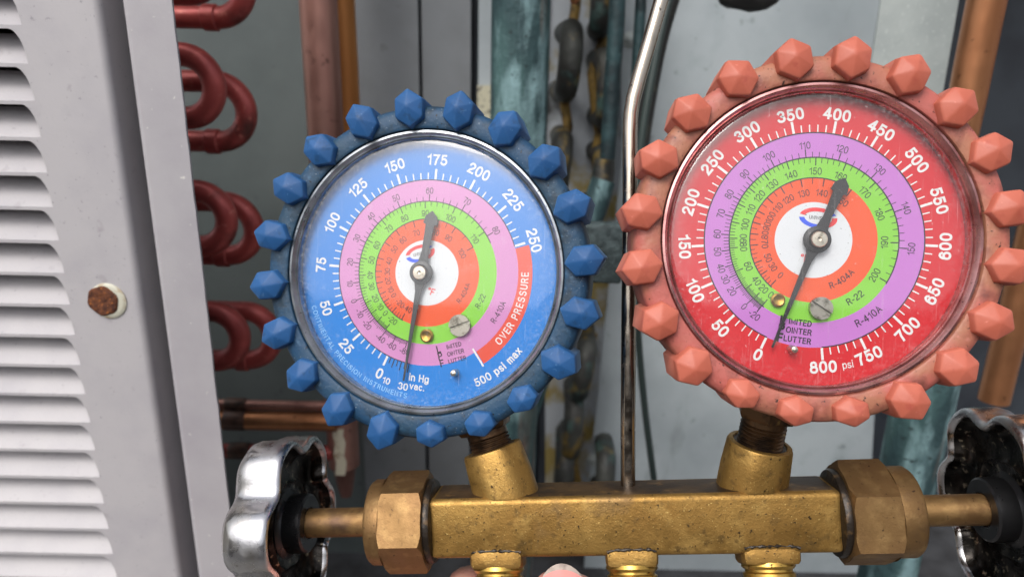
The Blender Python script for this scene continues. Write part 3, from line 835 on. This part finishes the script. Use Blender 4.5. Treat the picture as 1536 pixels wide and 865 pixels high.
def put_glyph(mb, ch, fx, w, mi, z):
    """draw one letter; fx maps unit letter space to the dial"""
    for q, st in enumerate(GLY[ch][1]):
        closed = isinstance(st, tuple); pts = st[1] if closed else st
        pts = [(x, w / 2 + y * (1 - w)) for x, y in pts]
        L, R = _strip(pts, w, closed)
        a, b = [fx(v.x, v.y, z + .012 * q) for v in L], [fx(v.x, v.y, z + .012 * q) for v in R]
        n = len(a)
        mb.add(a + b, [[i, (i + 1) % n, n + (i + 1) % n, n + i] for i in range(n if closed else n - 1)], mi)
def put(mb, s, x, y, h, rot=0., mi=0, bold=.0, sx=1., z=.05):
    """text centred on (x, y), cap height h mm, rotated by rot (counter-clockwise)"""
    w = .115 + bold * 5; gap = w + .1
    tot = sum(glyph_w(ch) + gap for ch in s) - gap
    c, sn = math.cos(rot), math.sin(rot); pos = -tot / 2
    for ch in s:
        def fx(u, v, zz, p0=pos):
            a, b = (p0 + u) * h * sx, (v - .5) * h
            return (x + a * c - b * sn, y + a * sn + b * c, zz)
        put_glyph(mb, ch, fx, w, mi, z); pos += glyph_w(ch) + gap
def radial(mb, s, ang, r, h, mi, bold=0., sx=1., flip=None):
    up_ = math.cos(ang) >= 0 if flip is None else flip
    put(mb, s, r * math.sin(ang), r * math.cos(ang), h, -ang if up_ else PI - ang, mi, bold, sx)
def arc_text(mb, s, ang, r, h, mi, bold=0., sx=1., gap=.16, inward=True):
    """letters one by one along an arc, centred on ang; inward: tops towards the centre, reading counter-clockwise"""
    wd = [glyph_w(ch) + .115 + bold * 5 + gap for ch in s]
    k = h * sx; tot = sum(wd) * k; pos = -tot / 2
    for ch, w in zip(s, wd):
        mid = pos + w * k / 2; pos += w * k
        a = ang - mid / r if inward else ang + mid / r
        put(mb, ch, r * math.sin(a), r * math.cos(a), h, PI - a if inward else -a, mi, bold, sx)
def tick(mb, a, r0, r1, w, mi, z=.04):
    s, c = math.sin(a), math.cos(a)
    vs = [(r * s + t * c, r * c - t * s, z) for r, t in ((r0, -w / 2), (r1, -w / 2), (r1, w / 2), (r0, w / 2))]
    mb.add(vs, [[0, 1, 2, 3]], mi)
def arc_band(mb, a0, a1, r0, r1, mi, z=.03, n=90):
    L = [[(r * math.sin(a0 + (a1 - a0) * i / n), r * math.cos(a0 + (a1 - a0) * i / n), z) for i in range(n + 1)] for r in (r0, r1)]
    mb.loops(L, mi, closed=False)
def disc(mb, x, y, r, mi, z, n=24):
    mb.add([(x + r * math.cos(2 * PI * i / n), y + r * math.sin(2 * PI * i / n), z) for i in range(n)], [list(range(n))], mi)
rad_ = math.radians
def angs(lst, c):
    out = []
    for v, x, y in lst:
        a = math.atan2(x - c[0], -(y - c[1])) % (2 * PI)
        if out and a < out[-1][1] - .3: a += 2 * PI
        out.append((v, a))
    return out
R_W, R_O, R_G, R_P, R_D = 9.3, 15.3, 20.3, 26.4, 37.0

def scale(mb, lst, rt, dirn, rn, h, mi, bold, sub, hide=()):
    for i, (v, a) in enumerate(lst):
        tick(mb, a, rt, rt + dirn * 2.0, .26, mi)
        if v not in hide: radial(mb, str(v), a, rn, h, mi, bold, .92)
        if i + 1 < len(lst):
            b = lst[i + 1][1]; n = sub if abs(lst[i + 1][0] - v) <= 10 else sub * 2
            for k in range(1, n):
                tick(mb, a + (b - a) * k / n, rt, rt + dirn * (1.35 if n % 2 else (1.5 if k == n // 2 else 1.1)), .16, mi)

def logo(mb, x, y, s, rot, red, blu, blk):
    M_ = T(x, y, .045) @ Matrix.Rotation(rot, 4, 'Z')
    def arc(a0, a1, mi):
        n = 14; L = []
        for rx, ry in ((s, s * .55), (s * .72, s * .34)):
            L.append([(rx * math.cos(rad_(a0 + (a1 - a0) * i / n)), ry * math.sin(rad_(a0 + (a1 - a0) * i / n)), 0) for i in range(n + 1)])
        mb.loops(L, mi, M_, closed=False)
    arc(70, 168, red); arc(25, 62, blu); arc(186, 285, blu); arc(300, 372, red)
    put(mb, 'UNIWELD', x, y, s * .2, rot, blk, .004, 1.0, .05)

PM = [D_LT, D_BLK, D_OVR, D_FNT, D_LRED, D_LBLU]
LT, BK, OV, FNT, LR, LB = range(6)

def build_gauge(kind):
    blue = kind == 'blue'
    gd = G_BLUE if blue else G_RED
    W = CAM4 @ gd['F']
    c = gd['c']; s_ = gd['s']; k = gd['k']
    ge = empty('pressure_gauge', W, root, 'pressure gauge in a dirty blue rubber boot, blue dial' if blue else 'pressure gauge in a salmon red rubber boot, red dial')
    loc = lambda px, py: ((px - c[0]) / s_, -(py - c[1]) / s_)
    # dial face: concentric printed bands on one sheet
    d = MB()
    radii = [.01, R_W, R_O, R_G, R_P, (39.6 if blue else 37.5) - 1.6]
    for i in range(5):
        L = [[(r * math.cos(2 * PI * j / 128), r * math.sin(2 * PI * j / 128), 0) for j in range(128)] for r in (radii[i], radii[i + 1])]
        d.loops(L, i)
    if blue:
        pass
    obj('dial_face', d, [D_WHT, D_ORG, D_GRN, D_PNK if blue else D_PUR, D_BLUE if blue else D_RED], ge)
    p = MB()
    if blue:
        a0, per = rad_(206), rad_(228) / 250
        for v in range(0, 251, 5):
            a = a0 + per * v; big = v % 25 == 0
            tick(p, a, R_P + .15, R_P + (3.1 if big else 2.0), .62 if big else .34, LT)
        for v in range(0, 251, 25):
            radial(p, str(v), a0 + per * v, 32.1, 3.1, LT, .012, .95)
        # vacuum side
        for i in range(1, 7): tick(p, a0 - (a0 - rad_(191.5)) * i / 6, R_P + .1, R_P + (2.6 if i % 2 == 0 else 1.8), .3, BK)
        put(p, '10', *loc(576.5, 572), 1.9, rad_(-18), LT, .01)
        put(p, '30', *loc(603, 580), 2.1, rad_(-10), LT, .01)
        put(p, 'in Hg', *loc(628, 567), 2.2, rad_(-7), LT, .008); put(p, 'vac.', *loc(625, 580), 2.0, rad_(-7), LT, .01)
        arc_band(p, rad_(75.5), rad_(147), R_P, 30.4, OV, .03)
        arc_text(p, 'OVER PRESSURE', rad_(112), 28.3, 2.1, LT, .006, 1.0, .2)
        tick(p, rad_(147.8), R_P - 1.2, 31, .5, LT)
        arc_text(p, '500 psi max', rad_(142), 34.1, 2.3, LT, .01, 1.0, .12)
        arc_text(p, 'CONTINENTAL PRECISION INSTRUMENTS', rad_(222), 35.6, 1.45, FNT, .006, 1.1, .2)
        pur = [(-80, 604, 531), (-60, 583, 522), (-40, 565, 511), (-20, 544, 489), (-10, 532.6, 471), (0, 524, 452), (10, 517, 425), (20, 518, 392), (30, 528, 355), (40, 550, 321), (50, 590, 291), (60, 645, 280), (70, 705.5, 298), (80, 750, 345)]
        grn = [(-20, 585, 482), (0, 574, 471), (10, 566, 461), (20, 558, 448), (30, 553, 429), (40, 550, 412), (50, 551, 389), (60, 560, 366), (70, 579, 340), (80, 604, 323), (90, 638, 315), (100, 678.5, 324.5), (110, 714, 359)]
        org = [(-40, 611, 461), (-20, 599, 454), (0, 586.5, 444), (10, 583, 434), (20, 581, 420.5), (30, 579, 407), (40, 580, 391), (50, 589, 373), (60, 601, 357), (70, 623, 345), (80, 655, 345), (90, 675, 356), (100, 697, 379)]
        hid = ()
        arc_text(p, 'R-404A', rad_(118), 12.4, 1.5, BK, 0, 1.0, .1)
        arc_text(p, 'R-22', rad_(117), 17.6, 1.6, BK, 0, 1.0, .1)
        arc_text(p, 'R-410A', rad_(118), 23.6, 1.7, BK, 0, 1.0, .1)
        rot = rad_(14)
        for i, (big, rest) in enumerate((('L', 'IMITED'), ('P', 'OINTER'), ('F', 'LUTTER'))):
            bx, by = loc(658.5 + 2.6 * i, 523 + 10.5 * i)
            put(p, big, bx, by, 2.1, rot, BK, .01)
            put(p, rest, bx + 4.6 * math.cos(rot), by + 4.6 * math.sin(rot), 1.25, rot, BK, .006)
        put(p, '°F', *loc(647, 437), 2.0, rad_(-20), LR, .008)
        logo(p, *loc(630, 380), 4.4, rad_(14), LR, LB, BK)
        lo_, hi_ = rad_(191), rad_(422)
        arc_band(p, rad_(434), rad_(191 + 0), R_P - .16, R_P + .1, BK, .035)
        arc_band(p, angs(pur, c)[0][1] - .03, rad_(66 + 360), R_G - .14, R_G + .14, BK, .035)
        arc_band(p, angs(org, c)[0][1] - .03, rad_(62 + 360), R_O - .13, R_O + .13, BK, .035)
    else:
        a0, per = rad_(205.3), rad_(330.4) / 800
        for v in range(0, 801, 10):
            a = a0 + per * v; big = v % 50 == 0
            tick(p, a, R_P + .15, R_P + (3.1 if big else 1.9), .6 if big else .3, LT)
        for v in range(0, 801, 50):
            radial(p, str(v), a0 + per * v, 31.2, 3.0, LT, .016, .95)
        put(p, 'psi', *loc(1270, 546), 1.9, rad_(10), LT, 0)
        pur = [(-20, 1133, 473), (0, 1118, 460), (20, 1098, 438), (30, 1088, 420), (40, 1081, 403), (50, 1077, 377), (60, 1077, 350), (70, 1083, 319), (80, 1096, 290), (90, 1120, 261), (100, 1156, 236), (110, 1208, 223), (120, 1261, 227), (130, 1316, 255), (140, 1357, 312), (150, 1363, 374)]
        grn = [(0, 1157, 443), (20, 1146, 434), (40, 1135, 422), (60, 1122, 400), (80, 1114, 370), (90, 1115, 357), (100, 1118, 336), (110, 1126, 313), (120, 1141, 294), (130, 1160, 277), (140, 1188, 264), (150, 1223, 261), (160, 1258, 269), (170, 1294, 290), (180, 1316, 322), (190, 1325, 364), (200, 1308, 412)]
        org = [(0, 1165, 420), (30, 1159, 401), (50, 1152, 387), (70, 1146, 366), (80, 1147, 352), (90, 1152, 339), (100, 1161, 328), (110, 1170, 313), (120, 1184, 300), (130, 1206, 291), (140, 1232, 291), (150, 1262, 303)]
        arc_text(p, 'R-404A', rad_(145), 11.9, 1.6, BK, .004, 1.0, .1)
        arc_text(p, 'R-22', rad_(145), 17.3, 1.7, BK, .004, 1.0, .1)
        arc_text(p, 'R-410A', rad_(145), 22.9, 1.8, BK, .004, 1.0, .1)
        rot = rad_(-8)
        for i, (big, rest) in enumerate((('L', 'IMITED'), ('P', 'OINTER'), ('F', 'LUTTER'))):
            bx, by = loc(1175.5 - 2.2 * i, 480 + 13 * i)
            put(p, big, bx, by, 2.3, rot, BK, .02)
            put(p, rest, bx + 4.2 * math.cos(rot), by + 4.2 * math.sin(rot), 1.5, rot, BK, .012)
        put(p, '°F', *loc(1207, 387), 1.9, rad_(-10), LR, .004)
        logo(p, *loc(1227, 327), 4.6, rad_(-8), LR, LB, BK)
        arc_band(p, rad_(205), rad_(535.7), R_P - .18, R_P + .12, BK, .035)
        arc_band(p, angs(pur, c)[0][1] - .03, rad_(122 + 360), R_G - .16, R_G + .16, BK, .035)
        arc_band(p, angs(org, c)[0][1] - .03, rad_(385), R_O - .14, R_O + .14, BK, .035)
    scale(p, angs(pur, c), R_G, 1, 23.3, 1.75, BK, .0, 5)
    scale(p, angs(grn, c), R_G, -1, 16.9, 1.75, BK, .0, 5)
    scale(p, angs(org, c), R_O, -1, 11.7, 1.65, BK, .0, 2)
    pr = obj('dial_print', p, PM, ge, sharp=None)
    # screws and pins on the dial
    def cap(px, py, r, h, m, name, slot=None, ring=False):
        x, y = loc(px, py)
        e = MB()
        if slot is None:
            e.lathe([(r, .05), (r, h * .7), (r * .75, h), (r * .55, h * .9), (.01, h * .8)] if ring else [(r, .05), (r, h * .7), (r * .8, h), (.01, h * 1.08)], 28)
        else:
            bm = bmesh.new()
            n = 40; w = r * .13
            for sgn in (1, -1):
                pts = [(r * math.cos(a), sgn * max(w, r * math.sin(a))) for a in [math.asin(.13) + (PI - 2 * math.asin(.13)) * i / 20 for i in range(21)]]
                e.add([(a, b, h) for a, b in pts] + [(a, b, .05) for a, b in pts], [list(range(21))] + [[i, (i + 1) % 21, 21 + (i + 1) % 21, 21 + i] for i in range(21)])
            e.lathe([(r * .98, .05), (r * .98, h * .45), (.01, h * .45)], 32)
            bm.free()
        return obj(name, e, m, ge, W @ T(x, y, 0) @ Matrix.Rotation(slot or 0, 4, 'Z'))
    if blue:
        cap(692, 487, 3.05, 1.5, SCREW_M, 'dial_screw', .35); cap(641, 503, 1.9, 1.2, BRASS_P, 'brass_rivet', None, True); cap(685, 557, 1.0, 3.0, PIN_M, 'stop_pin')
        piv, tip, tail = (634, 409), (606, 573), (652, 316)
    else:
        cap(1229, 462, 2.75, 1.5, SCREW_M, 'dial_screw', -.6); cap(1167, 450, 1.7, 1.2, BRASS_P, 'brass_rivet', None, True); cap(1187, 523, .95, 3.0, PIN_M, 'stop_pin')
        piv, tip, tail = (1222, 360), (1156, 523), (1263, 267)
    # needle
    zn = 1.3
    lz = lambda q: Vector((*loc(*q), 0))
    px_ = lz(piv); td = lz(tip) - px_; ad = lz(tail) - px_
    n1 = td.normalized(); w1 = Vector((-n1.y, n1.x, 0)); n2 = ad.normalized(); w2 = Vector((-n2.y, n2.x, 0))
    lt, la = td.length * .985, ad.length * .985
    e = MB()
    out = [px_ + n1 * lt + w1 * .22, px_ + n1 * lt * .6 + w1 * .48, px_ + n1 * 5.5 + w1 * .82]
    ringpts = []
    for i in range(11):
        a = math.atan2(n1.y, n1.x) + .45 + (math.atan2(n2.y, n2.x) - math.atan2(n1.y, n1.x) + (2 * PI if math.atan2(n2.y, n2.x) < math.atan2(n1.y, n1.x) else 0) - .9) * i / 10
        ringpts.append(px_ + Vector((math.cos(a), math.sin(a), 0)) * 3.3)
    other = []
    for i in range(11):
        b0 = math.atan2(n2.y, n2.x) + .45; b1 = math.atan2(n1.y, n1.x) - .45
        while b1 < b0: b1 += 2 * PI
        a = b0 + (b1 - b0) * i / 10
        other.append(px_ + Vector((math.cos(a), math.sin(a), 0)) * 3.3)
    # w sides: going counter-clockwise from the tip (+w1 side) to the tail (its -w2 side)
    tailp = [px_ + n2 * 6 - w2 * .95, px_ + n2 * (la - 4.0) - w2 * 1.25, px_ + n2 * (la - 3.7) - w2 * 2.05, px_ + n2 * (la - 1.6) - w2 * 1.7, px_ + n2 * la,
             px_ + n2 * (la - 1.6) + w2 * 1.7, px_ + n2 * (la - 3.7) + w2 * 2.05, px_ + n2 * (la - 4.0) + w2 * 1.25, px_ + n2 * 6 + w2 * .95]
    poly = out + ringpts + tailp + other + [px_ + n1 * 5.5 - w1 * .82, px_ + n1 * lt * .6 - w1 * .48, px_ + n1 * lt - w1 * .22]
    n = len(poly)
    e.add([(q.x, q.y, zn + .45) for q in poly] + [(q.x, q.y, zn) for q in poly], [list(range(n)), [n + i for i in range(n)][::-1]] + [[i, (i + 1) % n, n + (i + 1) % n, n + i] for i in range(n)])
    nd = obj('needle', e, NEEDLE_G if blue else NEEDLE_K, ge, sharp=30)
    h = MB(); h.lathe([(1.3, .05), (1.3, zn), (3.25, zn + .3), (3.2, zn + .9), (2.3, zn + 1.1), (2.1, zn + .8)], 40)
    obj('needle_boss', h, NEEDLE_G if blue else NEEDLE_K, ge, W @ T(px_.x, px_.y, 0))
    h = MB(); h.lathe([(1.95, zn), (1.95, zn + 1.9), (1.75, zn + 2.15), (.6, zn + 2.2), (.5, zn + 2.0), (.01, zn + 1.9)], 36)
    obj('pivot_pin', h, PIN_M, ge, W @ T(px_.x, px_.y, 0))
    # bezel
    bo_ = 39.6 if blue else 37.5
    bz = MB()
    bz.lathe([(bo_ - 1.8, -.5), (bo_ - 1.8, .3), (bo_ - 2.2, 2.6), (bo_ - 2.2, 3.4), (bo_ - 2.0, 3.7), (bo_ - 1.8, 3.5), (bo_ - 1.65, 3.3), (bo_ - 1.3, 4.2), (bo_ - .75, 4.9), (bo_ - .2, 4.8), (bo_ + .2, 4.2), (bo_ + .5, 1)], 144)
    obj('bezel', bz, BEZ_B if blue else BEZ_R, ge)
    rl = bo_ - 2.2
    le = MB()
    le.lathe([(rl, 3.0), (rl - .25, 3.25), (rl - .8, 3.4), (rl * .9, 3.5), (rl * .75, 3.65), (rl * .5, 3.85), (rl * .25, 3.97), (.02, 4.0)], 128)
    obj('lens', le, LENS_B if blue else LENS_R, ge, sharp=None)
    # boot ring
    ri, ro = bo_ + .1, 46.3 if blue else 44.0
    bt = MB()
    bt.lathe([(ri + .3, 1), (ri, 4.3), (ri + .25, 5.1), (ri + .8, 5.4), (ro - 2.2, 5.2), (ro - .7, 4.6), (ro, 3.4), (ro + .15, -2), (ro, -15), (ro - 1.2, -17.5), (ro - 4, -18.6), (20, -19), (.1, -19)], 144)
    obj('rubber_boot', bt, BLUE_R if blue else RED_R, ge)
    # treads
    off = -4 if blue else 9
    cx = Vector(loc(632, 407) if blue else loc(1240, 356)) * .0
    stem = MFi  # direction of the neck in this gauge's plane
    bpos = (gd['F'].inverted() @ (MF @ Vector((m_at(*gd['boss']).x, BH, -.7))))
    sang = math.atan2(bpos.x, bpos.y) % (2 * PI)
    def tooth(short):
        hl, hw = ((5.5, 4.0) if blue else (5.15, 4.1)) if not short else ((3.8, 3.9) if blue else (3.7, 3.9))
        cxr = (45.3 if blue else 42.9) if not short else (44.4 if blue else 41.4)
        zb = -6 if blue else -9
        ol = [(hl, .2), (hl * .5, hw), (-hl * .46, hw), (-hl, -.2), (-hl * .5, -hw), (hl * .46, -hw)]
        bm = bmesh.new()
        bs = [bm.verts.new((x * 1.03, y * 1.03, zb)) for x, y in ol]; lo = [bm.verts.new((x * 1.02, y * 1.02, 5.4)) for x, y in ol]; hi = [bm.verts.new((x * .97, y * .97, 7.6)) for x, y in ol]
        ap = bm.verts.new((.4, .2, 9.5))
        for q in range(6):
            r_ = (q + 1) % 6
            bm.faces.new((lo[q], lo[r_], hi[r_], hi[q])); bm.faces.new((bs[q], bs[r_], lo[r_], lo[q])); bm.faces.new((hi[q], hi[r_], ap))
        bm.faces.new(bs[::-1])
        bmesh.ops.bevel(bm, geom=[e for e in bm.edges if (e.verts[0] in hi or e.verts[1] in hi or ap in e.verts[:])], offset=.42, segments=2, affect='EDGES', profile=.5)
        t = MB(); t.bm(bm)
        return t, cxr
    (t1, c1), (t2, c2) = tooth(False), tooth(True)
    me1 = t1.mesh('tooth', BLUE_T if blue else RED_T, 30); me2 = t2.mesh('tooth', BLUE_T if blue else RED_T, 30)
    for i in range(20):
        a = rad_(off + 18 * i) % (2 * PI)
        dd = abs((a - sang + PI) % (2 * PI) - PI)
        sh = dd < rad_(31)
        cr = c2 if sh else c1
        ja = rnd.uniform(-.05, .05)
        M_ = frame(Vector((cr * math.sin(a), cr * math.cos(a), rnd.uniform(-.25, .15))), Vector((math.sin(a), math.cos(a), 0)), Vector((-math.cos(a), math.sin(a), 0)), Vector((0, 0, 1)))
        link('tooth', me2 if sh else me1, ge, W @ M_ @ Matrix.Rotation(ja, 4, 'Z') @ Matrix.Rotation(rnd.uniform(-.05, .05), 4, 'X'))
build_gauge('blue')
build_gauge('red')

# ------------------------------------------------------------------ the hand holding the manifold from below
hand = empty('person', CAM4 @ MF @ T(-10, -70, -5))
tag(hand, 'hand of a person holding the manifold, thumb tip between the hose ports', 'person')
def chain(pts, mats, name, parent):
    me = bpy.data.meshes.new(name)
    vs, es = [], []
    for br_ in pts:
        pass
    return me
V_ = []; E_ = []; R__ = []
def addv(p, r): V_.append(Vector(p)); R__.append(r); return len(V_) - 1
th0 = m_at(845, 839, 186)                      # thumb tip in the body frame
tx_ = th0.x
pelvis = addv((tx_ - 34, -88, -6), (24, 15))
wrist = addv((tx_ - 44, -135, -10), (25, 17)); E_.append((pelvis, wrist))
arm = addv((tx_ - 52, -200, -20), (29, 25)); E_.append((wrist, arm))
ty_, tz_ = th0.y, th0.z - 3
b0 = addv((tx_ - 12, ty_ - 54, tz_ - 6), (13, 11)); E_.append((pelvis, b0))
b1 = addv((tx_ - 3, ty_ - 30, tz_ - 4), (9.6, 8.4)); E_.append((b0, b1))
b2 = addv((tx_, ty_ - 12, tz_ - 4.5), (10.4, 8.4)); E_.append((b1, b2))
b3 = addv((tx_ + .8, ty_ - 6.4, tz_ - 5), (9.2, 6.8)); E_.append((b2, b3))
f0 = m_at(688, 846, 196); FX, FY = f0.x - tx_, f0.y + 22.5 - 12
for i, (fx, ln) in enumerate(((FX, FY), (FX - 20, FY - 7), (FX - 40, FY - 11), (FX - 58, FY - 16))):
    k0 = addv((tx_ + fx * .55 - 14, -60 + ln * .5, -20), (10.5, 9.5)); E_.append((pelvis, k0))
    k1 = addv((tx_ + fx * .9 - 2, -36 + ln, -24), (8.8, 8.4)); E_.append((k0, k1))
    k2 = addv((tx_ + fx, -22.5 + ln, -10), (8.0, 7.6)); E_.append((k1, k2))
    k3 = addv((tx_ + fx + 1, -25 + ln, 5), (7.2, 6.8)); E_.append((k2, k3))
me = bpy.data.meshes.new('hand')
me.from_pydata([v * MM for v in V_], E_, [])
me.materials.append(SKIN)
ho = link('hand', me, hand, CAM4 @ MF)
sk = ho.modifiers.new('skin', 'SKIN')
for i, sv in enumerate(me.skin_vertices[0].data):
    sv.radius = (R__[i][0] * MM, R__[i][1] * MM); sv.use_root = (i == pelvis)
sk.use_smooth_shade = True
sub = ho.modifiers.new('sub', 'SUBSURF'); sub.levels = 2; sub.render_levels = 2
# thumbnail: a curved plate on the near side of the thumb
nl = MB()
rows_n = []
for j in range(11):
    t = j / 10
    y = ty_ - 17 + 16.2 * t
    half = 7.4 * (1 - .3 * max(0, t - .6) / .4) * (1 if t > .1 else .85)
    row = []
    for i in range(9):
        u = -1 + 2 * i / 8
        a = u * half / 9.2
        row.append((tx_ - .6 + 9.2 * math.sin(a), y - 3.4 * u * u * max(0, t - .5) / .5, tz_ - 5.2 + 9.0 * math.cos(a) - 1.2 * max(0, t - .6)))
    rows_n.append(row)
nl.loops(rows_n[:10], 0, closed=False); nl.loops(rows_n[9:], 1, closed=False)
obj('thumbnail', nl, [NAIL, NAILE], hand, CAM4 @ MF, sharp=None)
